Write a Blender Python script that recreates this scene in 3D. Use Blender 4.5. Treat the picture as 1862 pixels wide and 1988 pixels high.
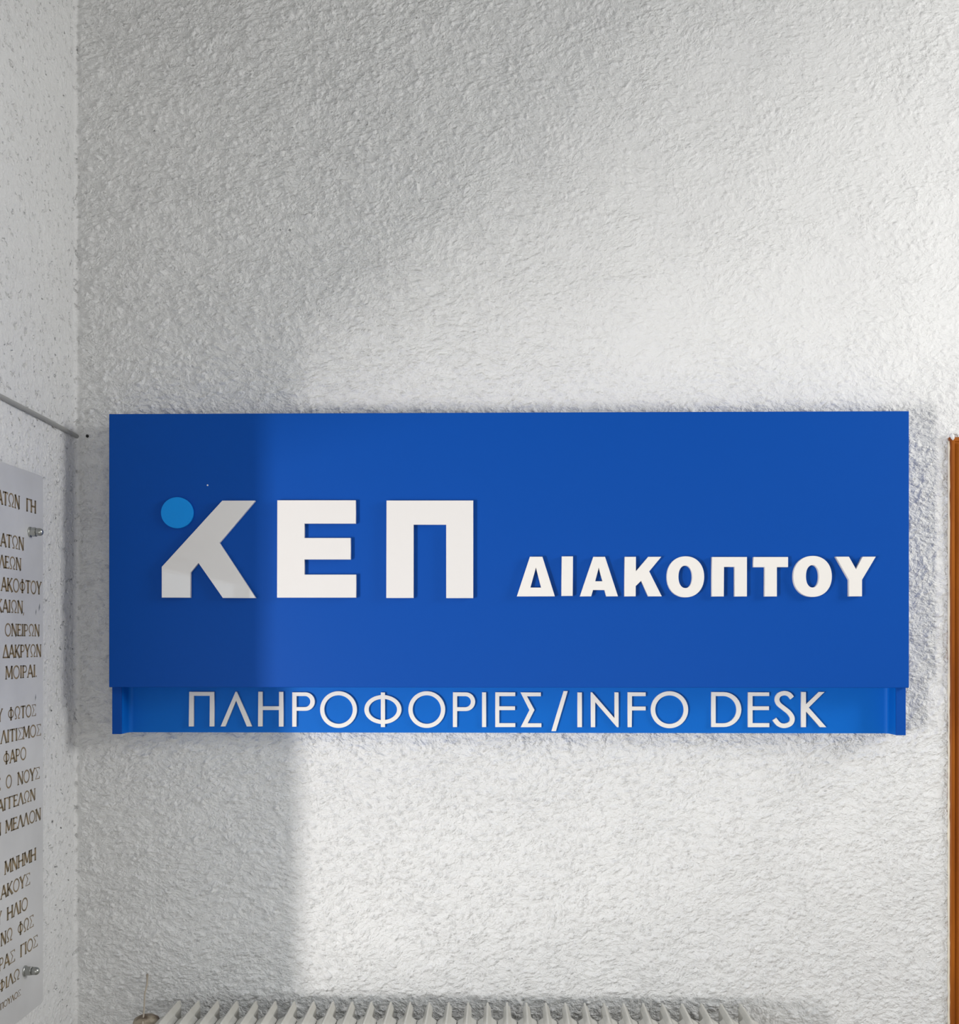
import bpy, bmesh, math, random
from mathutils import Vector, noise

sc = bpy.context.scene
for o in list(bpy.data.objects):
    bpy.data.objects.remove(o)
random.seed(4)
PI = math.pi

# ------------------------------------------------------------------ camera
W, H, F = 1862, 1988, 2016.0
YAW = 0.0169
HORIZON = 1240
CAM = Vector((0.0, -2.736, 1.55))
cd = bpy.data.cameras.new('camera')
cam = bpy.data.objects.new('camera', cd)
sc.collection.objects.link(cam)
cam.location = CAM
cam.rotation_euler = (PI / 2, 0, YAW)
cd.sensor_fit = 'HORIZONTAL'
cd.sensor_width = 36.0
cd.lens = 36.0 * F / W
cd.shift_y = (HORIZON - H / 2) / W
cd.clip_start = 0.02
sc.camera = cam

# ------------------------------------------------------------------ world, lights, exposure
w = bpy.data.worlds.new('world')
sc.world = w
w.use_nodes = True
w.node_tree.nodes['Background'].inputs[0].default_value = (0.80, 0.90, 1.0, 1)
w.node_tree.nodes['Background'].inputs[1].default_value = 2.6
sc.view_settings.view_transform = 'Standard'
sc.view_settings.look = 'None'
sc.view_settings.exposure = -0.05
sc.view_settings.gamma = 1.0
sc.view_settings.use_curve_mapping = False


def area(name, loc, target, sx, sy, power, col=(1, 1, 1), spread=180):
    l = bpy.data.lights.new(name, 'AREA')
    l.shape = 'RECTANGLE'
    l.size, l.size_y = sx, sy
    l.energy = power
    l.color = col
    l.spread = math.radians(spread)
    o = bpy.data.objects.new(name, l)
    sc.collection.objects.link(o)
    o.location = loc
    d = Vector(target) - Vector(loc)
    o.rotation_euler = d.to_track_quat('-Z', 'Y').to_euler()
    return o


# bright ground and house front outside the left window (narrow gap between outside walls)
area('daylight_gap', (-3.0, -4.0, 0.72), (0.0, 0.0, 1.6), 0.18, 1.15, 138, (1.0, 0.952, 0.91))
# high window in the right wall
area('daylight_right', (3.36, -1.25, 2.45), (-1.0, -0.7, 1.5), 1.2, 1.1, 86, (1.0, 1.0, 0.985))
# unseen fill lamp added behind the camera to lift the room's ambient light
area('fill_rear', (0.5, -4.40, 1.02), (0.0, 0.0, 1.5), 2.6, 1.1, 32, (1.0, 1.0, 0.975))

XL = -1.119          # left wall
SF = -0.115          # sign face
LF = -0.045          # recessed lower panel of the sign


def ray(px, py):
    a, b = (px - W / 2) / F, (HORIZON - py) / F
    c, s = math.cos(YAW), math.sin(YAW)
    return Vector((a * c - s, a * s + c, b))


def at(px, py, Y):
    d = ray(px, py)
    return CAM + d * ((Y - CAM.y) / d.y)


def at_left(px, py, X):
    d = ray(px, py)
    return CAM + d * ((X - CAM.x) / d.x)


# ------------------------------------------------------------------ materials
def mat(name, col, rough=0.5, metal=0.0, spec=0.5):
    m = bpy.data.materials.new(name)
    m.use_nodes = True
    p = m.node_tree.nodes['Principled BSDF']
    p.inputs['Base Color'].default_value = (*col, 1)
    p.inputs['Roughness'].default_value = rough
    p.inputs['Metallic'].default_value = metal
    p.inputs['Specular IOR Level'].default_value = spec
    return m


def nd(m, t, **kw):
    n = m.node_tree.nodes.new(t)
    for k, v in kw.items():
        if hasattr(n, k):
            setattr(n, k, v)
        else:
            n.inputs[k].default_value = v
    return n


def lk(m, a, b):
    m.node_tree.links.new(a, b)


def mth(m, op, a, b=None, c=None, clamp=False):
    n = m.node_tree.nodes.new('ShaderNodeMath')
    n.operation = op
    n.use_clamp = clamp
    for i, v in enumerate((a, b, c)):
        if v is None:
            continue
        if isinstance(v, (int, float)):
            n.inputs[i].default_value = v
        else:
            lk(m, v, n.inputs[i])
    return n.outputs[0]


def mottled(m, c1, c2, scale=8, detail=4, vec_scale=None):
    p = m.node_tree.nodes['Principled BSDF']
    tc = nd(m, 'ShaderNodeTexCoord')
    n = nd(m, 'ShaderNodeTexNoise', **{'Scale': scale, 'Detail': detail})
    if vec_scale:
        mp = nd(m, 'ShaderNodeMapping')
        mp.inputs['Scale'].default_value = vec_scale
        lk(m, tc.outputs['Object'], mp.inputs[0])
        lk(m, mp.outputs[0], n.inputs['Vector'])
    else:
        lk(m, tc.outputs['Object'], n.inputs['Vector'])
    r = nd(m, 'ShaderNodeValToRGB')
    r.color_ramp.elements[0].position = 0.35
    r.color_ramp.elements[1].position = 0.68
    r.color_ramp.elements[0].color = (*c1, 1)
    r.color_ramp.elements[1].color = (*c2, 1)
    lk(m, n.outputs[0], r.inputs[0])
    lk(m, r.outputs[0], p.inputs['Base Color'])
    return n


def grain(m, scale, strength, dist=0.001, detail=3):
    p = m.node_tree.nodes['Principled BSDF']
    tc = nd(m, 'ShaderNodeTexCoord')
    n = nd(m, 'ShaderNodeTexNoise', **{'Scale': scale, 'Detail': detail})
    b = nd(m, 'ShaderNodeBump', **{'Strength': strength, 'Distance': dist})
    lk(m, tc.outputs['Object'], n.inputs['Vector'])
    lk(m, n.outputs[0], b.inputs['Height'])
    lk(m, b.outputs[0], p.inputs['Normal'])


def stucco(name, col, amp):
    """rough sponged plaster: small clumps with sharp rims, real displacement"""
    m = mat(name, col, rough=0.62, spec=0.2)
    tc = nd(m, 'ShaderNodeTexCoord')
    co = tc.outputs['Object']
    sx = nd(m, 'ShaderNodeSeparateXYZ')
    lk(m, co, sx.inputs[0])

    def smooth(v, a, b):
        g = nd(m, 'ShaderNodeMapRange', interpolation_type='SMOOTHSTEP')
        g.inputs['From Min'].default_value = a
        g.inputs['From Max'].default_value = b
        lk(m, v, g.inputs['Value'])
        return g.outputs[0]

    def noise_(v, scale, detail, rough=0.5, dist=0.0):
        n = nd(m, 'ShaderNodeTexNoise', **{'Scale': scale, 'Detail': detail, 'Roughness': rough, 'Distortion': dist})
        lk(m, v, n.inputs['Vector'])
        return n
    # warp the coordinates so that the strokes swirl
    wn = noise_(co, 5.0, 3.0)
    mix = nd(m, 'ShaderNodeVectorMath', operation='MULTIPLY_ADD')
    lk(m, wn.outputs['Color'], mix.inputs[0])
    mix.inputs[1].default_value = (0.07, 0.03, 0.07)
    lk(m, co, mix.inputs[2])
    rot = nd(m, 'ShaderNodeMapping')
    rot.inputs['Rotation'].default_value = (0, math.radians(50), 0)
    rot.inputs['Scale'].default_value = (0.84, 1.0, 1.12)
    lk(m, mix.outputs[0], rot.inputs[0])
    v = rot.outputs[0]
    n1 = noise_(v, 36.0, 5.0, 0.60).outputs[0]
    n2 = noise_(v, 95.0, 2.0, 0.5).outputs[0]
    n3 = noise_(co, 4.0, 2.0).outputs[0]
    vo = nd(m, 'ShaderNodeTexVoronoi', feature='SMOOTH_F1')
    vo.inputs['Scale'].default_value = 62.0
    vo.inputs['Smoothness'].default_value = 0.35
    lk(m, v, vo.inputs['Vector'])
    blob = smooth(vo.outputs['Distance'], 0.62, 0.12)
    fl = smooth(n2, 0.40, 0.60)
    h = mth(m, 'ADD', mth(m, 'MULTIPLY', n1, 1.75), mth(m, 'MULTIPLY', fl, 0.27))
    h = mth(m, 'ADD', h, mth(m, 'MULTIPLY', blob, mth(m, 'MULTIPLY', smooth(n1, 0.36, 0.58), 0.62)))
    # the plaster has been rubbed smoother high on the right, and the left wall is smoother
    g = mth(m, 'MULTIPLY', smooth(sx.outputs['X'], -0.45, 0.55), smooth(sx.outputs['Z'], 1.95, 2.35))
    g = mth(m, 'MULTIPLY', g, mth(m, 'ADD', mth(m, 'MULTIPLY', n3, -1.3), 1.4), clamp=True)
    k = mth(m, 'SUBTRACT', 1.0, mth(m, 'MULTIPLY', g, 0.74))
    side = smooth(sx.outputs['X'], XL + 0.004, XL + 0.022)
    k = mth(m, 'MULTIPLY', k, mth(m, 'ADD', mth(m, 'MULTIPLY', side, 0.62), 0.38))
    h = mth(m, 'MULTIPLY', h, k)
    # open pits in the smoother side wall
    n5 = noise_(co, 52.0, 2.0).outputs[0]
    pit = mth(m, 'MULTIPLY', smooth(n5, 0.40, 0.31), mth(m, 'SUBTRACT', 1.0, side))
    h = mth(m, 'SUBTRACT', h, mth(m, 'MULTIPLY', pit, 0.75))
    h = mth(m, 'ADD', h, mth(m, 'MULTIPLY', n3, 1.4))
    d = nd(m, 'ShaderNodeDisplacement', **{'Midlevel': 1.0, 'Scale': amp})
    lk(m, h, d.inputs['Height'])
    lk(m, d.outputs[0], m.node_tree.nodes['Material Output'].inputs['Displacement'])
    m.displacement_method = 'BOTH'
    p = m.node_tree.nodes['Principled BSDF']
    n4 = noise_(co, 2.3, 4.0).outputs[0]
    r = nd(m, 'ShaderNodeValToRGB')
    r.color_ramp.elements[0].position = 0.3
    r.color_ramp.elements[1].position = 0.7
    r.color_ramp.elements[0].color = (col[0] * .95, col[1] * .95, col[2] * .955, 1)
    r.color_ramp.elements[1].color = (*col, 1)
    lk(m, n4, r.inputs[0])
    lk(m, r.outputs[0], p.inputs['Base Color'])
    return m


M = {}
M['stucco'] = stucco('white_stucco', (0.80, 0.80, 0.795), 0.0074)
M['plaster'] = mat('plain_plaster', (0.55, 0.55, 0.54), 0.8)
grain(M['plaster'], 60, 0.4, 0.002)
M['floor'] = mat('floor_tile', (0.42, 0.39, 0.35), 0.4)
mottled(M['floor'], (0.36, 0.33, 0.30), (0.50, 0.47, 0.43), 30)
M['blue'] = mat('sign_blue', (0.003, 0.070, 0.375), 0.45, spec=0.10)
grain(M['blue'], 900, 0.10, 0.0006)
M['blue_light'] = mat('sign_light_blue', (0.003, 0.135, 0.56), 0.45, spec=0.10)
grain(M['blue_light'], 700, 0.18, 0.0006)
M['dot'] = mat('letter_sky_blue', (0.006, 0.27, 0.78), 0.42, spec=0.15)
grain(M['dot'], 800, 0.15, 0.0006)
M['letter'] = mat('letter_white', (0.785, 0.76, 0.745), 0.012, spec=0.5)
M['letter_dull'] = mat('letter_matt_white', (0.82, 0.79, 0.755), 0.42)
grain(M['letter_dull'], 300, 0.08, 0.0005)
M['marble'] = mat('grey_marble', (0.62, 0.62, 0.625), 0.28)
mottled(M['marble'], (0.57, 0.57, 0.575), (0.67, 0.67, 0.675), 5, 6)
M['ink'] = mat('brown_gilt', (0.17, 0.125, 0.065), 0.55)
mottled(M['ink'], (0.15, 0.115, 0.065), (0.29, 0.21, 0.11), 60, 3)
M['scuff'] = mat('grey_scuff', (0.22, 0.23, 0.24), 0.7)
M['steel'] = mat('dull_steel', (0.42, 0.43, 0.41), 0.32, metal=1.0)
M['cable'] = mat('grey_cable', (0.36, 0.36, 0.345), 0.5)
M['black'] = mat('dark_hole', (0.015, 0.014, 0.013), 0.9)
M['rad'] = mat('radiator_enamel', (0.66, 0.645, 0.595), 0.25)
mottled(M['rad'], (0.60, 0.585, 0.53), (0.70, 0.685, 0.64), 14, 4, (1, 1, 0.3))
M['rust'] = mat('rusty_brass', (0.22, 0.15, 0.085), 0.6)
mottled(M['rust'], (0.10, 0.065, 0.04), (0.48, 0.42, 0.32), 34, 4)
M['straw'] = mat('dry_straw', (0.50, 0.44, 0.36), 0.7)
M['wood'] = mat('varnished_pine', (0.30, 0.075, 0.006), 0.35, spec=0.25)
mottled(M['wood'], (0.23, 0.055, 0.004), (0.38, 0.11, 0.009), 9, 5, (6, 6, 0.35))
M['caulk'] = mat('cream_paint', (0.80, 0.72, 0.58), 0.6)
M['white'] = mat('white_paint', (0.80, 0.80, 0.79), 0.6)
M['frame'] = mat('window_white', (0.78, 0.78, 0.77), 0.4)


# ------------------------------------------------------------------ helpers
def obj(name, me, m=None, parent=None):
    o = bpy.data.objects.new(name, me)
    sc.collection.objects.link(o)
    if m is not None:
        me.materials.append(m)
    if parent is not None:
        o.parent = parent
    return o


def bobj(name, bm, m, parent=None, smooth=False):
    bmesh.ops.recalc_face_normals(bm, faces=bm.faces)
    me = bpy.data.meshes.new(name)
    bm.to_mesh(me)
    bm.free()
    if smooth:
        for f in me.polygons:
            f.use_smooth = True
    return obj(name, me, m, parent)


def thing(name, label, cat, loc=(0, 0, 0), group=None):
    o = bpy.data.objects.new(name, None)
    sc.collection.objects.link(o)
    o.empty_display_size = 0.05
    o['label'] = label
    o['category'] = cat
    if group:
        o['group'] = group
    return o


def tag(o, label, cat):
    o['label'] = label
    o['category'] = cat
    return o


def box(bm, x0, x1, y0, y1, z0, z1):
    vs = [bm.verts.new((x, y, z)) for x in (x0, x1) for y in (y0, y1) for z in (z0, z1)]
    for f in ((0, 1, 3, 2), (4, 6, 7, 5), (0, 4, 5, 1), (2, 3, 7, 6), (0, 2, 6, 4), (1, 5, 7, 3)):
        bm.faces.new([vs[i] for i in f])
    return vs


def bevel(bm, r, seg=2, angle=0.5):
    bmesh.ops.recalc_face_normals(bm, faces=bm.faces)
    es = [e for e in bm.edges if len(e.link_faces) == 2 and e.calc_face_angle(0) > angle]
    bmesh.ops.bevel(bm, geom=es, offset=r, segments=seg, affect='EDGES', profile=0.5)


def lathe(bm, prof, axis_o, axis_d, n=20):
    d = Vector(axis_d).normalized()
    u = d.orthogonal().normalized()
    v = d.cross(u)
    rings = []
    for (t, r) in prof:
        c = Vector(axis_o) + d * t
        if r < 1e-6:
            rings.append([bm.verts.new(c)])
        else:
            rings.append([bm.verts.new(c + (u * math.cos(k * 2 * PI / n) + v * math.sin(k * 2 * PI / n)) * r)
                          for k in range(n)])
    for a, b in zip(rings, rings[1:]):
        for k in range(n):
            k2 = (k + 1) % n
            q = [a[k % len(a)], a[k2 % len(a)], b[k2 % len(b)], b[k % len(b)]]
            q = list(dict.fromkeys(q))
            if len(q) > 2:
                bm.faces.new(q)


def tube(bm, pts, r, n=10):
    pts = [Vector(p) for p in pts]
    rings = []
    for i, p in enumerate(pts):
        d = (pts[min(i + 1, len(pts) - 1)] - pts[max(i - 1, 0)]).normalized()
        u = d.cross(Vector((0.3, 0.2, 1))).normalized()
        v = d.cross(u)
        rr = r[i] if isinstance(r, (list, tuple)) else r
        rings.append([bm.verts.new(p + (u * math.cos(k * 2 * PI / n) + v * math.sin(k * 2 * PI / n)) * rr)
                      for k in range(n)])
    for a, b in zip(rings, rings[1:]):
        for k in range(n):
            bm.faces.new((a[k], a[(k + 1) % n], b[(k + 1) % n], b[k]))
    bm.faces.new(rings[0][::-1])
    bm.faces.new(rings[-1])


def struct(name, bm, m, parent=None, smooth=False):
    o = bobj(name, bm, m, parent, smooth)
    if parent is None:
        o['kind'] = 'structure'
    return o


# ------------------------------------------------------------------ the room
CEIL, YR, XR, T = 3.45, -4.5, 3.4, 0.2
DX0, DX1, DZ1 = 1.275, 2.075, 1.99      # door opening


def grid_wall(name, us, vs, fn, m, skip=None):
    me = bpy.data.meshes.new(name)
    nu, nv = len(us), len(vs)
    verts = [fn(u, v) for v in vs for u in us]
    faces = []
    for j in range(nv - 1):
        for i in range(nu - 1):
            if skip and skip((us[i] + us[i + 1]) / 2, (vs[j] + vs[j + 1]) / 2):
                continue
            a = j * nu + i
            faces.append((a, a + 1, a + nu + 1, a + nu))
    me.from_pydata(verts, [], faces)
    for f in me.polygons:
        f.use_smooth = True
    o = obj(name, me, m)
    o['kind'] = 'structure'
    return o


def lin(a, b, step):
    n = max(1, round((b - a) / step))
    return [a + (b - a) * i / n for i in range(n + 1)]


# the plaster runs round the corner with a small radius
RC = 0.015
path_back = [(XL, -0.060), (XL, -0.054), (XL, -0.048), (XL, -0.042), (XL, -0.036), (XL, -0.030), (XL, -0.024), (XL, -0.019)]
for i in range(7):
    t = PI - (PI / 2) * i / 6
    path_back.append((XL + RC + RC * math.cos(t), -RC + RC * math.sin(t)))
path_back += [(x, 0.0) for x in lin(XL + RC + 0.005, 2.3, 0.006)]
xs_back = list(range(len(path_back)))


def in_door(u, v):
    i = int(u)
    return DX0 < (path_back[i][0] + path_back[i + 1][0]) / 2 < DX1 and v < DZ1


wall_back = grid_wall('wall_back', xs_back, lin(0.0, 3.4, 0.0062),
                      lambda u, v: (path_back[u][0], path_back[u][1], v), M['stucco'], in_door)
WY0, WY1, WZ0, WZ1 = -0.97, -3.25, 0.50, 1.85
wall_left = grid_wall('wall_left', lin(-0.97, -0.060, 0.0055), lin(0.0, 3.4, 0.0062),
                      lambda u, v: (XL, u, v), M['stucco'])
bm = bmesh.new()
box(bm, XL - T, XL - 0.004, -0.97, 0.2, 0, CEIL)
box(bm, XL - T, XL, WY1, WY0, 0, WZ0)
box(bm, XL - T, XL, WY1, WY0, WZ1, CEIL)
box(bm, XL - T, XL, YR, WY1, 0, CEIL)
wl = struct('wall_left_core', bm, M['plaster'])
wl.name = 'wall_left_rear'
bm = bmesh.new(); box(bm, XL - T, XR + T, YR - T, 0.25, -0.1, 0.0); struct('floor', bm, M['floor'])
bm = bmesh.new(); box(bm, XL - T, XR + T, YR - T, 0.25, CEIL, CEIL + 0.1); struct('ceiling', bm, M['plaster'])
bm = bmesh.new(); box(bm, XR, XR + T, YR, 0.2, 0, CEIL); struct('wall_right', bm, M['plaster'])
bm = bmesh.new(); box(bm, XL - T, XR + T, YR - T, YR, 0, CEIL); struct('wall_front', bm, M['plaster'])
bm = bmesh.new(); box(bm, 2.3, XR, 0.0, 0.2, 0, CEIL); box(bm, XL, DX0, 0.03, 0.2, 0, CEIL)
box(bm, DX1, 2.3, 0.03, 0.2, 0, CEIL); box(bm, DX0, DX1, 0.03, 0.2, DZ1, CEIL); box(bm, DX0, DX1, 0.15, 0.2, 0, DZ1)
box(bm, XL, 2.3, 0.0, 0.2, 3.4, CEIL)
struct('wall_back_core', bm, M['plaster']).name = 'wall_back_side'

# left window: white casement frame with panes (lights the sign, mirrored in the glossy letters)
win = thing('window_1', '', 'window')
del win['label']; del win['category']
win['kind'] = 'structure'
bm = bmesh.new()
fx0, fx1 = XL - 0.13, XL - 0.07
for (a, b) in ((WY0 - 0.05, WY0), (WY1, WY1 + 0.05), (-2.49, -2.42)):
    box(bm, fx0, fx1, a, b, WZ0, WZ1)
box(bm, fx0, fx1, WY1, WY0, WZ0, WZ0 + 0.05)
box(bm, fx0, fx1, WY1, WY0, WZ1 - 0.05, WZ1)
bobj('window_frame', bm, M['frame'], win)

# ------------------------------------------------------------------ door at the right edge
door = thing('door_1', '', 'door')
del door['label']; del door['category']
door['kind'] = 'structure'
cx0 = at(1845.5, 1300, -0.017).x
cz1 = at(1850, 848, -0.017).z


def casing_profile(wd):
    # (offset from outer edge, y)
    return [(0, 0.02), (0, -0.014), (0.003, -0.017), (0.011, -0.017), (0.0135, -0.013), (0.0155, -0.013),
            (0.018, -0.019), (0.023, -0.021), (0.028, -0.019), (0.032, -0.013), (0.037, -0.012),
            (wd - 0.012, -0.010), (wd, -0.006), (wd, 0.02)]


bm = bmesh.new()
wd = 0.085
pr = casing_profile(wd)
x1 = DX1 + 0.075
path = [(cx0, 0.0, 1, 1), (cx0, cz1, 1, -1), (x1, cz1, -1, -1), (x1, 0.0, -1, 1)]
rings = []
for i, (x, z, sx, sz) in enumerate(path):
    ring = []
    for (o_, y) in pr:
        dz = -o_ if i in (1, 2) else 0
        ring.append(bm.verts.new((x + sx * o_, y, z + dz)))
    rings.append(ring)
for a, b in zip(rings, rings[1:]):
    for k in range(len(pr) - 1):
        bm.faces.new((a[k], a[k + 1], b[k + 1], b[k]))
bobj('door_frame', bm, M['wood'], door)
bm = bmesh.new()
box(bm, DX0 - 0.005, DX1 + 0.005, 0.02, 0.06, 0.005, DZ1)
for z0, z1 in ((0.15, 0.95), (1.1, 1.85)):
    for xa, xb in ((DX0 + 0.12, DX0 + 0.37), (DX0 + 0.44, DX0 + 0.69)):
        box(bm, xa, xb, 0.012, 0.022, z0, z1)
bevel(bm, 0.004)
leaf = bobj('door_leaf', bm, M['wood'], door)
bm = bmesh.new()
lathe(bm, [(0, 0.026), (0.004, 0.026), (0.006, 0.011), (0.04, 0.010), (0.045, 0.022), (0.065, 0.026), (0.075, 0.018), (0.078, 0)],
      (DX0 + 0.06, 0.021, 1.02), (0, -1, 0), 20)
bobj('door_handle', bm, M['steel'], leaf, True)
# bead of cream paint left along the casing
bm = bmesh.new()
random.seed(9)
pts, rr = [], []
for i in range(120):
    z = 0.02 + (cz1 - 0.03) * i / 119
    pts.append((cx0 - 0.0012 + random.uniform(-0.0006, 0.0006), -0.011, z))
    rr.append(0.0030 + random.uniform(-0.0008, 0.0008))
tube(bm, pts, rr, 8)
bobj('paint_bead', bm, M['caulk'], door, True)
bm = bmesh.new()
c = at(1850.5, 849, -0.019)
pts = [Vector((c.x - 0.004, -0.014, c.z + 0.008)), Vector((c.x - 0.001, -0.0175, c.z + 0.003)), Vector((c.x, -0.0178, c.z - 0.003)),
       Vector((c.x + 0.0005, -0.0175, c.z - 0.0075))]
tube(bm, pts, [0.0055, 0.0052, 0.0042, 0.001], 10)
bobj('plaster_drip', bm, M['white'], door, True)

# ------------------------------------------------------------------ the sign
sign = thing('information_sign', 'long blue wall sign with raised white Greek lettering above the radiator', 'sign')


def curve_letter(name, loops, Y, thick, m, parent, bev=0.0008):
    """loops: outlines (pixel coordinates) on plane Y; raised by thick towards the viewer"""
    P = [[at(x, y, Y - thick) for (x, y) in lp] for lp in loops]
    cu = bpy.data.curves.new('glyph', 'CURVE')
    cu.dimensions = '2D'
    cu.fill_mode = 'BOTH'
    cu.extrude = thick / 2 - bev
    cu.bevel_depth = bev
    cu.bevel_resolution = 1
    cu.offset = -bev
    for lp in P:
        s = cu.splines.new('POLY')
        s.points.add(len(lp) - 1)
        for i, v in enumerate(lp):
            s.points[i].co = (v.x, v.z, 0, 1)
        s.use_cyclic_u = True
    o = bpy.data.objects.new('glyph', cu)
    sc.collection.objects.link(o)
    dg = bpy.context.evaluated_depsgraph_get()
    me = bpy.data.meshes.new_from_object(o.evaluated_get(dg))
    bpy.data.objects.remove(o)
    bpy.data.curves.remove(cu)
    for v in me.vertices:
        x, z, d = v.co
        v.co = (x, Y - thick / 2 - d, z)
    me.update()
    bm = bmesh.new()
    bm.from_mesh(me)
    bmesh.ops.remove_doubles(bm, verts=bm.verts, dist=1e-6)
    bmesh.ops.recalc_face_normals(bm, faces=bm.faces)
    bm.to_mesh(me)
    bm.free()
    me.name = name
    me.materials.clear()
    return obj(name, me, m, parent)


def ell(cx, cy, rx, ry, n=56, pw=2.0):
    out = []
    for k in range(n):
        t = 2 * PI * k / n
        c, s = math.cos(t), math.sin(t)
        out.append((cx + rx * math.copysign(abs(c) ** (2 / pw), c), cy + ry * math.copysign(abs(s) ** (2 / pw), s)))
    return out


def Z(ox, oy, k, pts):
    return [(ox + x / k, oy + y / k) for (x, y) in pts]


def arc(cx, cy, rx, ry, a0, a1, n=18):
    return [(cx + rx * math.cos(math.radians(a0 + (a1 - a0) * i / n)), cy + ry * math.sin(math.radians(a0 + (a1 - a0) * i / n)))
            for i in range(n + 1)]


# upper panel: folded sheet box
a = at(211, 803, SF); b = at(1765.5, 798.5, SF); c = at(212, 1334.5, SF); d = at(1765, 1335.2, SF)
px0, px1 = (a.x + c.x) / 2, (b.x + d.x) / 2
pz1, pz0 = (a.z + b.z) / 2, (c.z + d.z) / 2
bm = bmesh.new()
box(bm, px0, px1, SF, -0.002, pz0, pz1)
bevel(bm, 0.0016, 2)
upper = bobj('upper_panel', bm, M['blue'], sign)
# lower panel and the two end brackets
BF = SF + 0.020
bx0 = at(217.5, 1380, BF).x
bx1 = at(1759, 1380, BF).x
ix0 = at(236, 1380, BF).x
ix1 = at(1740, 1380, BF).x
bz0 = (at(225, 1425, BF).z + at(1750, 1428, BF).z) / 2
bm = bmesh.new()
# recessed sheet whose ends curve forward to the brackets
prof = []
r = 0.011
prof.append((ix0, BF + 0.004)); prof.append((ix0 + 0.0012, BF + 0.012))
for i in range(7):
    t = PI + (PI / 2) * i / 6
    prof.append((ix0 + 0.002 + r + r * math.cos(t), LF - r - r * math.sin(t)))
for i in range(7):
    t = PI / 2 * (1 - i / 6)
    prof.append((ix1 - 0.002 - r + r * math.cos(t), LF - r + r * math.sin(t)))
prof.append((ix1 - 0.0012, BF + 0.012)); prof.append((ix1, BF + 0.004))
z1 = pz0 + 0.02
back = [(ix1, -0.002), (ix0, -0.002)]
loop = prof + back
lo = [bm.verts.new((x, y, bz0 + 0.0005)) for x, y in loop]
hi = [bm.verts.new((x, y, z1)) for x, y in loop]
n = len(loop)
for i in range(n):
    bm.faces.new((lo[i], lo[(i + 1) % n], hi[(i + 1) % n], hi[i]))
bm.faces.new(lo); bm.faces.new(hi[::-1])
lower = bobj('lower_panel', bm, M['blue_light'], sign)
lower['label'] = 'lighter blue recessed strip with thin lettering'
for xa, xb in ((bx0, ix0), (ix1, bx1)):
    bm = bmesh.new()
    box(bm, xa, xb, BF, -0.002, bz0, pz0 + 0.004)
    bevel(bm, 0.0012, 2)
    bobj('end_bracket', bm, M['blue'], sign)

K1 = 4.3302
big = {
    'Κ': [[(612, 181), (888, 181), (586, 535), (893, 1000), (617, 1000), (412, 705), (343, 783), (343, 997), (103, 997), (103, 738)]],
    'Ε': [[(1075, 178), (1735, 178), (1735, 374), (1303, 374), (1303, 495), (1692, 495), (1692, 676), (1303, 676), (1303, 803),
           (1738, 803), (1738, 997), (1073, 997)]],
}
for ch, loops in big.items():
    o = curve_letter('letter', [Z(290, 930, K1, l) for l in loops], SF, 0.0135, M['letter'], upper)
    o['label'] = 'large white letter ' + ch
o = curve_letter('letter', [Z(700, 930, K1, [(218, 180), (948, 180), (948, 1001), (720, 1001), (720, 383), (446, 383), (446, 1000), (216, 1000)])],
                 SF, 0.0135, M['letter'], upper)
o['label'] = 'large white letter Π'
o = curve_letter('disc', [ell(343.6, 995.3, 31.4, 30.3)], SF, 0.008, M['dot'], upper)
o['label'] = 'sky blue disc over the first letter'

c = at(403, 942, SF)
bm = bmesh.new()
lathe(bm, [(-0.0005, 0.0026), (0.0006, 0.0018), (0.0009, 0)], c, (0, -1, 0), 7)
o = bobj('paint_chip', bm, M['white'], upper)
o['label'] = 'tiny pale chip in the blue paint'

K2 = 5.0324
small = [
    ('Δ', 990, [[(195, 104), (318, 104), (440, 492), (68, 492)], [(255, 210), (305, 406), (201, 406)]]),
    ('Ι', 990, [[(507, 101), (617, 101), (614, 488), (504, 488)]]),
    ('Α', 990, [[(815, 105), (930, 105), (1057, 492), (942, 492), (925, 430), (813, 430), (795, 492), (685, 492)],
                [(869, 210), (905, 344), (834, 344)]]),
    ('Κ', 990, [[(1122, 105), (1232, 105), (1232, 247), (1352, 105), (1480, 105), (1362, 248), (1485, 492), (1352, 492),
                 (1283, 340), (1230, 392), (1230, 492), (1120, 492)]]),
    ('Ο', 990, [ell(1717, 301, 182, 201, pw=2.15), ell(1715, 301, 67, 109, pw=2.2)]),
    ('Π', 1360, [[(113, 107), (455, 107), (455, 493), (335, 493), (335, 204), (231, 204), (229, 493), (112, 493)]]),
    ('Τ', 1360, [[(520, 107), (857, 107), (857, 206), (748, 206), (748, 493), (628, 493), (630, 206), (520, 206)]]),
    ('Ο', 1360, [ell(1097, 297, 188, 201, pw=2.15), ell(1096, 296, 64, 109, pw=2.2)]),
    ('Υ', 1360, [[(1323, 104), (1452, 104), (1522, 228), (1585, 104), (1714, 104), (1580, 330), (1580, 492), (1453, 492), (1453, 330)]]),
]
for ch, ox, loops in small:
    o = curve_letter('letter', [Z(ox, 1060, K2, l) for l in loops], SF, 0.0135, M['letter_dull'], upper)
    o['label'] = 'small bold white letter ' + ch


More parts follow.
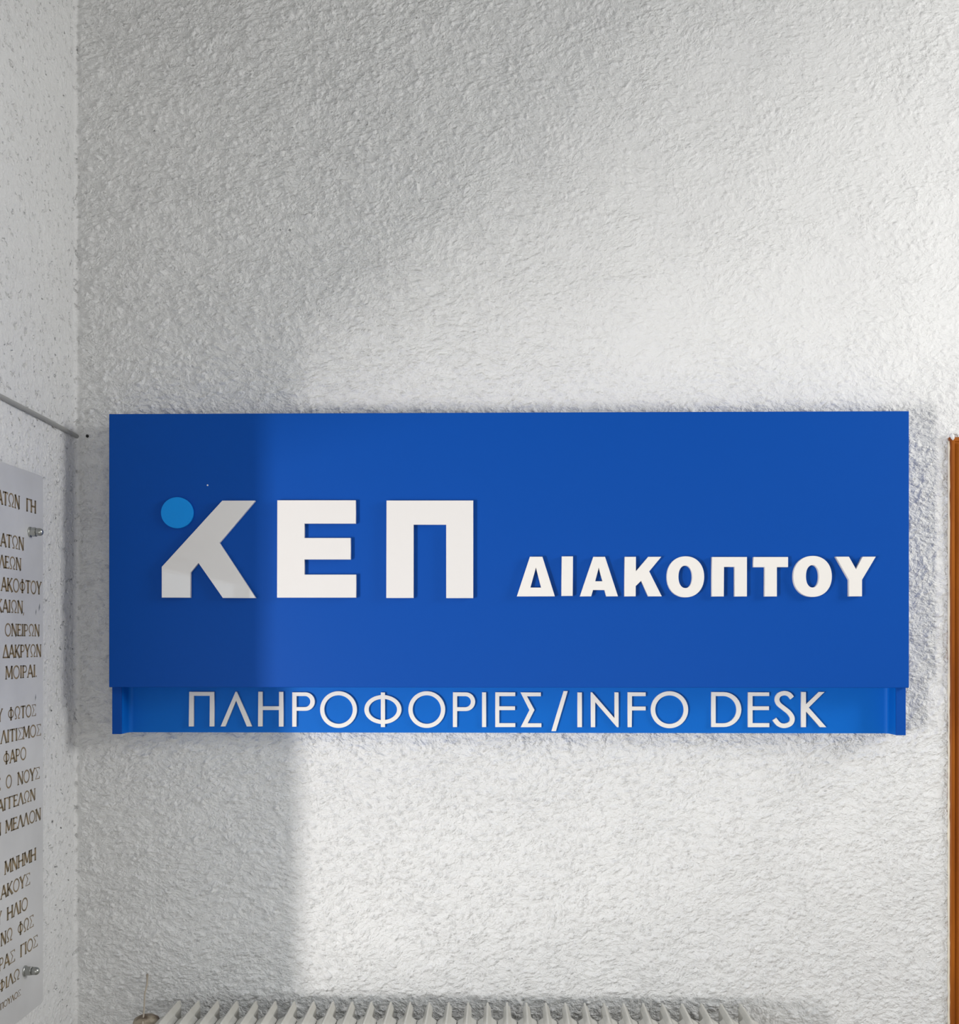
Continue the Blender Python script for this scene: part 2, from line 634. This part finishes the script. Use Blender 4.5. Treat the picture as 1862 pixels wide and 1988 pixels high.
def stroke(pts, wdt, n=8):
    """outline round a smooth centre line"""
    sm = []
    for i in range(len(pts) - 1):
        p0, p1, p2, p3 = (Vector(pts[max(i - 1, 0)]), Vector(pts[i]), Vector(pts[i + 1]), Vector(pts[min(i + 2, len(pts) - 1)]))
        for k in range(n):
            t = k / n
            sm.append(0.5 * ((2 * p1) + (p2 - p0) * t + (2 * p0 - 5 * p1 + 4 * p2 - p3) * t * t + (3 * p1 - p0 - 3 * p2 + p3) * t ** 3))
    sm.append(Vector(pts[-1]))
    L, R = [], []
    for i, p in enumerate(sm):
        d_ = (sm[min(i + 1, len(sm) - 1)] - sm[max(i - 1, 0)]).normalized()
        nn = Vector((-d_.y, d_.x)) * wdt / 2
        L.append(tuple(p + nn)); R.append(tuple(p - nn))
    return L + R[::-1]


def phi(cx, x0, x1, y0, y1, sx0, sx1, sy0, sy1, t):
    # one outline with two half-moon holes
    cy, rx, ry = (y0 + y1) / 2, (x1 - x0) / 2, (y1 - y0) / 2
    hw = (sx1 - sx0) / 2
    aa = math.degrees(math.asin(hw / rx))
    out = [(sx0, sy0), (sx1, sy0)] + arc(cx, cy, rx, ry, -90 + aa, 90 - aa, 30) + [(sx1, sy1), (sx0, sy1)] + arc(cx, cy, rx, ry, 90 + aa, 270 - aa, 30)
    ai = math.degrees(math.asin(hw / (rx - t)))
    h1 = arc(cx, cy, rx - t, ry - t * 0.9, -90 + ai, 90 - ai, 24)
    h2 = arc(cx, cy, rx - t, ry - t * 0.9, 90 + ai, 270 - ai, 24)
    return [out, h1, h2]


K3 = 4.0478
thin = [
    ('Π', 340, [[(110, 93), (308, 93), (306, 366), (270, 366), (272, 125), (146, 125), (145, 366), (107, 366)]]),
    ('Λ', 340, [[(474, 92), (486, 92), (603, 366), (563, 366), (479, 163), (394, 366), (357, 366)]]),
    ('Η', 340, [[(653, 92), (688, 92), (688, 207), (816, 207), (816, 93), (851, 93), (851, 367), (815, 367), (815, 237), (687, 237),
                 (686, 366), (651, 366)]]),
    ('Ρ', 340, [[(920, 97), (1020, 97)] + arc(1025, 170, 73, 73, -90, 90) + [(954, 243), (953, 368), (920, 368)],
                [(954, 127), (1018, 127)] + arc(1020, 170, 42, 43, -90, 90) + [(954, 213)]]),
    ('Ο', 340, [ell(1284, 233, 145, 145), ell(1284, 233, 112, 112)]),
    ('Φ', 340, phi(1633, 1486, 1778, 118, 347, 1617, 1650, 98, 371, 35)),
    ('Ο', 780, [ell(197, 233, 145, 145), ell(197, 233, 111, 112)]),
    ('Ρ', 780, [[(402, 97), (500, 97)] + arc(504, 171, 74, 74, -90, 90) + [(436, 245), (435, 371), (402, 371)],
                [(436, 128), (498, 128)] + arc(500, 171, 43, 43, -90, 90) + [(436, 214)]]),
    ('Ι', 780, [[(631, 97), (664, 97), (664, 371), (631, 371)]]),
    ('Ε', 780, [[(735, 97), (893, 97), (893, 128), (767, 128), (767, 207), (891, 207), (891, 238), (767, 238), (767, 340), (893, 340),
                 (893, 371), (735, 371)]]),
    ('Σ', 780, [[(933, 98), (1094, 98), (1094, 129), (985, 129), (1044, 236), (990, 341), (1098, 341), (1098, 372), (935, 372), (1004, 238)]]),
    ('slash', 780, [[(1272, 87), (1306, 87), (1212, 403), (1177, 403)]]),
    ('I', 780, [[(1381, 98), (1417, 98), (1417, 372), (1381, 372)]]),
    ('N', 780, [[(1485, 97), (1497, 97), (1672, 300), (1672, 97), (1705, 97), (1705, 372), (1692, 372), (1521, 175), (1521, 372), (1487, 372)]]),
    ('F', 1200, [[(75, 97), (218, 97), (218, 128), (110, 128), (110, 209), (218, 209), (218, 240), (110, 240), (108, 372), (76, 372)]]),
    ('O', 1200, [ell(405, 234, 147, 146), ell(405, 234, 112, 112)]),
    ('D', 1200, [[(733, 95), (818, 95)] + arc(830, 233, 140, 138, -90, 90) + [(818, 371), (733, 371)],
                 [(768, 127), (815, 127)] + arc(826, 234, 106, 107, -90, 90) + [(768, 341)]]),
    ('E', 1200, [[(1022, 97), (1189, 97), (1189, 127), (1058, 127), (1058, 207), (1187, 207), (1187, 238), (1058, 238), (1058, 340),
                  (1190, 340), (1190, 372), (1022, 372)]]),
    ('S', 1200, [stroke([(1370, 142), (1345, 114), (1308, 104), (1268, 117), (1251, 152), (1264, 189), (1303, 222), (1346, 258),
                         (1371, 301), (1357, 343), (1308, 361), (1264, 348), (1230, 308)], 36)]),
    ('K', 1200, [[(1440, 94), (1478, 94), (1478, 190), (1578, 94), (1625, 94), (1500, 217), (1638, 372), (1588, 372), (1478, 248), (1478, 372), (1440, 372)]]),
]
for ch, ox, loops in thin:
    o = curve_letter('slash' if ch == 'slash' else 'letter', [Z(ox, 1320, K3, l) for l in loops], LF + 0.0005, 0.0075, M['letter_dull'], lower, 0.0006)
    o['label'] = 'thin white slash' if ch == 'slash' else 'thin white letter ' + ch

# ------------------------------------------------------------------ marble plaque on the left wall
PX = XL + 0.022
plq = thing('inscribed_plaque', 'grey marble plaque with brown Greek inscription screwed to the left wall', 'plaque')
pr_ = at_left(85, 925, PX)
pb_ = at_left(76, 1952, PX)
Yr = (pr_.y + at_left(83.5, 1200, PX).y) / 2
Zt, Zb = pr_.z, pb_.z
Yl = Yr - 0.62
bm = bmesh.new()
box(bm, XL + 0.0015, PX, Yl, Yr, Zb, Zt)
bmesh.ops.recalc_face_normals(bm, faces=bm.faces)
es = [e for e in bm.edges if abs(e.verts[0].co.y - e.verts[1].co.y) < 1e-6 and abs(e.verts[0].co.z - e.verts[1].co.z) < 1e-6]
bmesh.ops.bevel(bm, geom=es, offset=0.010, segments=5, affect='EDGES', profile=0.5)
bevel(bm, 0.002, 2)
slab = bobj('slab', bm, M['marble'], plq)

# glyphs as strokes in a unit box: (points, width); last list: serif centres (x, y)
TH, TN = 0.24, 0.14
def circ(cx, cy, rx, ry, a0=0, a1=360, n=18):
    return [(cx + rx * math.cos(math.radians(a0 + (a1 - a0) * i / n)), cy + ry * math.sin(math.radians(a0 + (a1 - a0) * i / n))) for i in range(n + 1)]
G = {
    'Α': (0.78, [([(0.05, 0), (0.37, 1)], TN), ([(0.37, 1), (0.72, 0)], TH), ([(0.17, 0.33), (0.60, 0.33)], TN)], [(0.05, 0), (0.72, 0)]),
    'Γ': (0.60, [([(0.12, 0), (0.12, 1)], TH), ([(0.05, 0.95), (0.56, 0.95)], 0.10), ([(0.55, 1), (0.55, 0.80)], 0.06)], [(0.12, 0)]),
    'Δ': (0.80, [([(0.06, 0.04), (0.38, 1)], TN), ([(0.38, 1), (0.73, 0.04)], TH), ([(0.02, 0.05), (0.78, 0.05)], 0.11)], []),
    'Ε': (0.62, [([(0.12, 0), (0.12, 1)], TH), ([(0.04, 0.95), (0.56, 0.95)], 0.10), ([(0.12, 0.52), (0.46, 0.52)], TN), ([(0.04, 0.05), (0.60, 0.05)], 0.10),
                 ([(0.55, 1), (0.55, 0.80)], 0.06), ([(0.59, 0), (0.59, 0.22)], 0.06)], []),
    'Η': (0.80, [([(0.12, 0), (0.12, 1)], TH), ([(0.68, 0), (0.68, 1)], TH), ([(0.12, 0.5), (0.68, 0.5)], TN)], [(0.12, 0), (0.12, 1), (0.68, 0), (0.68, 1)]),
    'Ι': (0.30, [([(0.15, 0), (0.15, 1)], TH)], [(0.15, 0), (0.15, 1)]),
    'Κ': (0.76, [([(0.12, 0), (0.12, 1)], TH), ([(0.14, 0.42), (0.62, 1)], TN), ([(0.26, 0.55), (0.68, 0)], TH)], [(0.12, 0), (0.12, 1), (0.62, 1), (0.68, 0)]),
    'Λ': (0.76, [([(0.05, 0), (0.37, 1)], TN), ([(0.37, 1), (0.70, 0)], TH)], [(0.05, 0), (0.70, 0)]),
    'Μ': (0.92, [([(0.10, 0), (0.14, 1)], TN), ([(0.14, 1), (0.46, 0.15)], TH), ([(0.46, 0.15), (0.78, 1)], TN), ([(0.78, 1), (0.82, 0)], TH)],
          [(0.10, 0), (0.82, 0), (0.12, 1), (0.80, 1)]),
    'Ν': (0.80, [([(0.12, 0), (0.12, 1)], TN), ([(0.12, 1), (0.68, 0)], TH), ([(0.68, 0), (0.68, 1)], TN)], [(0.12, 0), (0.10, 1), (0.68, 1)]),
    'Ο': (0.86, [(circ(0.43, 0.5, 0.36, 0.48), 0.12)], []),
    'Π': (0.80, [([(0.14, 0), (0.14, 1)], TH), ([(0.66, 0), (0.66, 1)], TH), ([(0.05, 0.95), (0.75, 0.95)], 0.10)], [(0.14, 0), (0.66, 0)]),
    'Ρ': (0.66, [([(0.12, 0), (0.12, 1)], TH), ([(0.05, 0.95), (0.34, 0.95)] + circ(0.34, 0.70, 0.22, 0.25, 90, -90, 10) + [(0.12, 0.45)], 0.10)], [(0.12, 0)]),
    'Σ': (0.66, [([(0.60, 0.80), (0.60, 0.95), (0.08, 0.95), (0.36, 0.52), (0.06, 0.05), (0.62, 0.05), (0.62, 0.22)], 0.10)], []),
    'Τ': (0.72, [([(0.36, 0), (0.36, 1)], TH), ([(0.04, 0.95), (0.68, 0.95)], 0.11), ([(0.05, 1), (0.05, 0.80)], 0.06), ([(0.67, 1), (0.67, 0.80)], 0.06)], [(0.36, 0)]),
    'Υ': (0.74, [([(0.06, 1), (0.36, 0.48)], TH), ([(0.68, 1), (0.36, 0.48)], TN), ([(0.36, 0), (0.36, 0.5)], TH)], [(0.36, 0), (0.06, 1), (0.68, 1)]),
    'Φ': (0.86, [([(0.43, -0.03), (0.43, 1.03)], TH), (circ(0.43, 0.5, 0.34, 0.32), 0.10)], [(0.43, -0.03), (0.43, 1.03)]),
    'Ω': (0.88, [([(0.10, 0.05), (0.32, 0.05), (0.30, 0.18)] + circ(0.44, 0.60, 0.33, 0.38, 232, -52, 18) + [(0.58, 0.18), (0.56, 0.05), (0.78, 0.05)], 0.11)], []),
    ',': (0.22, [([(0.12, 0.08), (0.05, -0.15)], 0.10)], []),
    '.': (0.22, [([(0.10, 0.0), (0.10, 0.12)], 0.12)], []),
}


def text_mesh(bm, word, y0, y1, z0, z1, x):
    tot = sum(G[ch][0] for ch in word)
    sy = (y1 - y0) / tot
    h = z1 - z0
    cur = 0.0
    for ch in word:
        adv, strokes, serifs = G[ch]
        st = list(strokes) + [([(sx_ - 0.11, min(max(sz_, 0.03), 0.97)), (sx_ + 0.11, min(max(sz_, 0.03), 0.97))], 0.06) for sx_, sz_ in serifs]
        for pts, wdt in st:
            P = [Vector((y0 + (cur + u) * sy, z0 + v * h)) for u, v in pts]
            ww = wdt * h * 1.0
            L, R = [], []
            for i, p in enumerate(P):
                d0 = (P[i] - P[i - 1]).normalized() if i else None
                d1 = (P[i + 1] - P[i]).normalized() if i < len(P) - 1 else None
                dd = ((d0 or d1) + (d1 or d0))
                if dd.length < 1e-6:
                    dd = d1 or d0
                dd.normalize()
                nn = Vector((-dd.y, dd.x)) * ww / 2
                L.append(p + nn); R.append(p - nn)
            lf = [(bm.verts.new((x, q.x, q.y)), bm.verts.new((x, s.x, s.y))) for q, s in zip(L, R)]
            for (l0, r0), (l1, r1) in zip(lf, lf[1:]):
                bm.faces.new((l0, r0, r1, l1))
        cur += adv


LINES = [
    ([('ΑΤΩΝ', -6, 38.6), ('ΓΗ', 50.7, 70)], 70, 972.4, 997.7),
    ([('ΑΤΩΝ', 0.6, 46.5)], 46.5, 1044, 1069),
    ([('ΛΕΩΝ', -2, 41.3)], 41.3, 1084, 1108),
    ([('ΑΚΟΦΤΟΥ', 1.8, 80.3)], 80.3, 1129.8, 1154.6),
    ([('ΚΑΙΩΝ,', -7, 47.5)], 45, 1166.7, 1191),
    ([('ΟΝΕΙΡΩΝ', 9, 77)], 77, 1212.5, 1235.5),
    ([('ΔΑΚΡΥΩΝ', 5, 80.3)], 80.3, 1251, 1275),
    ([('ΜΟΙΡΑΙ.', 10, 72)], 67.6, 1290.4, 1314.5),
    ([('Υ', -6, 5), ('ΦΩΤΟΣ', 15, 69.7)], 69.7, 1366.5, 1390),
    ([('ΛΙΤΙΣΜΟΣ', 1, 79.5)], 79.5, 1404.7, 1428),
    ([('ΦΑΡΟ', 6, 51)], 51, 1449.6, 1473.7),
    ([('Σ', -8, 1), ('Ο', 11, 23), ('ΝΟΥΣ', 33.5, 77)], 77, 1488, 1511.6),
    ([('ΑΓΓΕΛΩΝ', -5, 69)], 69, 1530, 1552.5),
    ([('Ν', -8, 2), ('ΜΕΛΛΟΝ', 10, 79.5)], 79.5, 1567.8, 1591),
    ([('ΜΝΗΜΗ', 8.3, 70)], 70, 1645, 1669.6),
    ([('ΑΚΟΥΣ', 1, 58.3)], 58.3, 1693, 1717),
    ([('Υ', -6, 3), ('ΗΛΙΟ', 13, 54)], 54, 1740, 1764.4),
    ([('ΝΩ', 1, 24.5), ('ΦΩΣ', 34, 65)], 65, 1774.6, 1798.7),
    ([('ΡΑΣ', -3, 29), ('ΓΙΟΣ', 39, 73)], 73, 1813.5, 1836.7),
    ([('ΦΙΛΩ', -3, 38.5)], 38.5, 1878, 1899.6),
    ([('ΠΟΥΛΟΣ', 0, 40)], 40, 1920, 1932),
]
for words, xr, yt, yb in LINES:
    zt, zb = at_left(xr, yt, PX).z, at_left(xr, yb, PX).z
    for wd_, xl_, xr_ in words:
        bm = bmesh.new()
        text_mesh(bm, wd_, at_left(xl_, yt, PX).y, at_left(xr_, yt, PX).y, zb, zt, PX + 0.0004)
        me = bpy.data.meshes.new('inscription_word')
        bm.normal_update()
        for f in bm.faces:
            if f.normal.x < 0:
                f.normal_flip()
        ext = bmesh.ops.extrude_face_region(bm, geom=list(bm.faces))
        for v in ext['geom']:
            if isinstance(v, bmesh.types.BMVert):
                v.co.x -= 0.0014
        bm.to_mesh(me); bm.free()
        o = obj('inscription_word', me, M['ink'], slab)
        o['label'] = 'brown engraved letters ' + wd_.strip('.,')
# grey scuffs on the marble
for (xa, ya, xb, yb, wdt) in ((77, 1171, 75.5, 1187, 0.0035), (70, 1182, 69.3, 1194, 0.002), (69.5, 1347, 68.5, 1361, 0.0025)):
    p0, p1 = at_left(xa, ya, PX), at_left(xb, yb, PX)
    bm = bmesh.new()
    mid = (p0 + p1) / 2
    vs = [p0, mid + Vector((0, wdt, 0)), p1, mid - Vector((0, wdt, 0))]
    f = bm.faces.new([bm.verts.new((PX + 0.0003, v.y, v.z)) for v in vs])
    bobj('scuff_mark', bm, M['scuff'], slab)
# screws with domed cap nuts
for (bx, by, tx) in ((58, 1033, 84), (48, 1885, 77)):
    base = at_left(bx, by, PX)
    tip_y = base.y
    # length so that the tip shows at pixel tx
    dd = ray(tx, by)
    L_ = (CAM + dd * ((tip_y - CAM.y) / dd.y)).x - PX
    bo = bpy.data.objects.new('screw', None)
    sc.collection.objects.link(bo)
    bo.parent = plq
    bo['label'] = 'dull steel screw with domed cap nut'
    bm = bmesh.new()
    lathe(bm, [(-0.001, 0.0), (-0.001, 0.0125), (0.0025, 0.0125), (0.0035, 0.0115), (0.0035, 0.0)], base, (1, 0, 0), 24)
    bobj('washer', bm, M['steel'], bo, False)
    bm = bmesh.new()
    lathe(bm, [(0.003, 0), (0.003, 0.0112), (L_ * 0.45, 0.0112), (L_ * 0.5, 0.0095), (L_ * 0.5, 0)], base, (1, 0, 0), 6)
    bobj('hex_nut', bm, M['steel'], bo, False)
    bm = bmesh.new()
    R_ = 0.0092
    pf = [(L_ * 0.48, 0), (L_ * 0.48, R_), (L_ - R_, R_)]
    for i in range(1, 8):
        t = PI / 2 * i / 7
        pf.append((L_ - R_ + R_ * math.sin(t), R_ * math.cos(t) if i < 7 else 0))
    lathe(bm, pf, base, (1, 0, 0), 24)
    bobj('cap', bm, M['steel'], bo, True)

# ------------------------------------------------------------------ cable, hole
CX = XL + 0.006
p0 = at_left(-60, 738, CX); p1 = at_left(0, 769, CX); p2 = at_left(90, 815, CX); p3 = at_left(140, 842, CX); p4 = at_left(154, 850, CX)
bm = bmesh.new()
pts = []
ctrl = [p0 + (p0 - p1) * 2.0, p0, p1, p2, p3, p4, p4 + Vector((0.006, 0.006, 0.003))]
for a_, b_ in zip(ctrl, ctrl[1:]):
    for k in range(4):
        pts.append(a_.lerp(b_, k / 4))
pts.append(ctrl[-1])
tube(bm, pts, 0.0055, 12)
tag(bobj('wall_cable', bm, M['cable'], None, True), 'thin grey cable running along the left wall into the corner', 'cable')
c = at(169.5, 846.5, -0.0095)
bm = bmesh.new()
lathe(bm, [(0.012, 0.0042), (0.0, 0.0042), (-0.001, 0.0030), (-0.001, 0.0)], c, (0, 1, 0), 16)
tag(bobj('screw_hole', bm, M['black'], None, True), 'small dark screw hole in the wall between the cable end and the sign', 'hole')

# ------------------------------------------------------------------ radiator
NS = 30
rz = at(350, 1939, -0.055).z
xa = at(350, 1939, -0.055).x
xb = at(1436, 1949, -0.055).x
pitch = (xb - xa) / (NS - 1)
rad = thing('column_radiator', 'cream ribbed radiator on the wall under the blue sign', 'radiator')
half = pitch / 2 - 0.0007


def section_mesh():
    bm = bmesh.new()
    # cross-sections from the back fin to the front plate: (Y, fin half width, shoulder drop, plate half width)
    st = [(-0.058, 0.0036, 0.010, 0.0036), (-0.070, 0.0040, 0.010, 0.0040), (-0.0745, 0.0075, 0.010, 0.0075), (-0.079, 0.0092, 0.013, 0.0092),
          (-0.125, 0.0097, 0.013, 0.0097), (-0.131, 0.0098, 0.013, 0.0106), (-0.137, 0.0098, 0.013, 0.0140), (-0.143, 0.0099, 0.013, 0.0195),
          (-0.148, 0.0100, 0.013, half - 0.0016), (-0.154, 0.0100, 0.013, half), (-0.215, 0.0102, 0.013, half), (-0.232, 0.0102, 0.013, half - 0.0005),
          (-0.240, 0.0100, 0.020, half - 0.003)]
    zb = 0.13
    rings = []
    for k_, (Y, fw, dr, pw) in enumerate(st):
        zt = rz - (0.012 if Y < -0.235 else 0.004 if Y < -0.22 else 0) - (0.003 if k_ == 0 else 0)
        rw = 0.0024 if k_ else 0.0016
        wide = pw > fw + 0.0005
        side = [(rw * 0.6, 0.0), (rw, -0.0010), (rw + 0.0009, -dr * 0.55), (fw * 0.93, -dr * 0.85), (fw, -dr), ((fw + pw) / 2, -dr - (0.0012 if wide else 0.002)),
                (pw * 0.97 if wide else pw, -dr - 0.004), (pw, -dr - 0.009), (pw, zb - zt)]
        ring = [bm.verts.new((-x, Y, zt + z)) for x, z in reversed(side)] + [bm.verts.new((x, Y, zt + z)) for x, z in side]
        rings.append(ring)
    for a_, b_ in zip(rings, rings[1:]):
        for k in range(len(a_) - 1):
            bm.faces.new((a_[k], a_[k + 1], b_[k + 1], b_[k]))
        bm.faces.new((a_[0], b_[0], b_[-1], a_[-1]))
    bm.faces.new(rings[0]); bm.faces.new(rings[-1][::-1])
    bmesh.ops.recalc_face_normals(bm, faces=bm.faces)
    me = bpy.data.meshes.new('section')
    bm.to_mesh(me); bm.free()
    for f in me.polygons:
        f.use_smooth = True
    me.materials.append(M['rad'])
    try:
        me.set_sharp_from_angle(angle=math.radians(50))
    except Exception:
        pass
    return me


sm = section_mesh()
s0 = bpy.data.objects.new('section', sm)
sc.collection.objects.link(s0)
s0.parent = rad
s0.location = (xa, 0, 0)
for i in range(1, NS):
    s = s0.copy()
    sc.collection.objects.link(s)
    s.parent = rad
    s.location = (xa + pitch * i, 0, 0)
# header pipes through all sections and the wall brackets
for z in (0.19, rz - 0.075):
    bm = bmesh.new()
    tube(bm, [(xa - half - 0.004, -0.150, z), (xb + half + 0.004, -0.150, z)], 0.018, 16)
    bobj('header_pipe', bm, M['rad'], rad, True)
for x in (xa + pitch * 4.5, xa + pitch * 24.5):
    bm = bmesh.new()
    box(bm, x - 0.010, x + 0.010, -0.16, 0.0, rz - 0.11, rz - 0.09)
    bobj('wall_bracket', bm, M['rad'], rad)
# rusty valve at the left end
v = at(286, 1990, -0.150)
zc = rz - 0.068
bm = bmesh.new()
lathe(bm, [(0, 0.017), (0.016, 0.017), (0.018, 0.024), (0.034, 0.024), (0.036, 0.018), (0.05, 0.016)], (xa - half + 0.001, -0.150, zc), (-1, 0, 0), 6)
vo = bobj('valve', bm, M['rust'], rad)
vo['label'] = 'rusty brown valve at the left end'
bm = bmesh.new()
vx = v.x - 0.002
lathe(bm, [(-0.45, 0.011), (-0.03, 0.011), (-0.028, 0.019), (0.0, 0.020), (0.02, 0.021), (0.024, 0.029), (0.042, 0.033), (0.051, 0.030), (0.057, 0.020), (0.059, 0.0)],
      (vx, -0.150, zc), (0, 0, 1), 22)
bobj('valve_cap', bm, M['rust'], vo, True)

# dry straw stuck behind the valve
b0 = at(277, 1992, -0.190); t0 = at(281, 1930, -0.06); t1 = at(286, 1892, -0.012)
bm = bmesh.new()
pts = [b0 + Vector((0, 0, -0.02)), b0, b0.lerp(t0, 0.5) + Vector((0.001, 0, 0.003)), t0, t0.lerp(t1, 0.5) + Vector((0.003, 0, 0)), t1]
tube(bm, pts, [0.0022, 0.0022, 0.0021, 0.0021, 0.0024, 0.0032], 8)
tag(bobj('straw_stalk', bm, M['straw'], None, True), 'thin dry straw standing against the wall beside the rusty valve', 'straw')
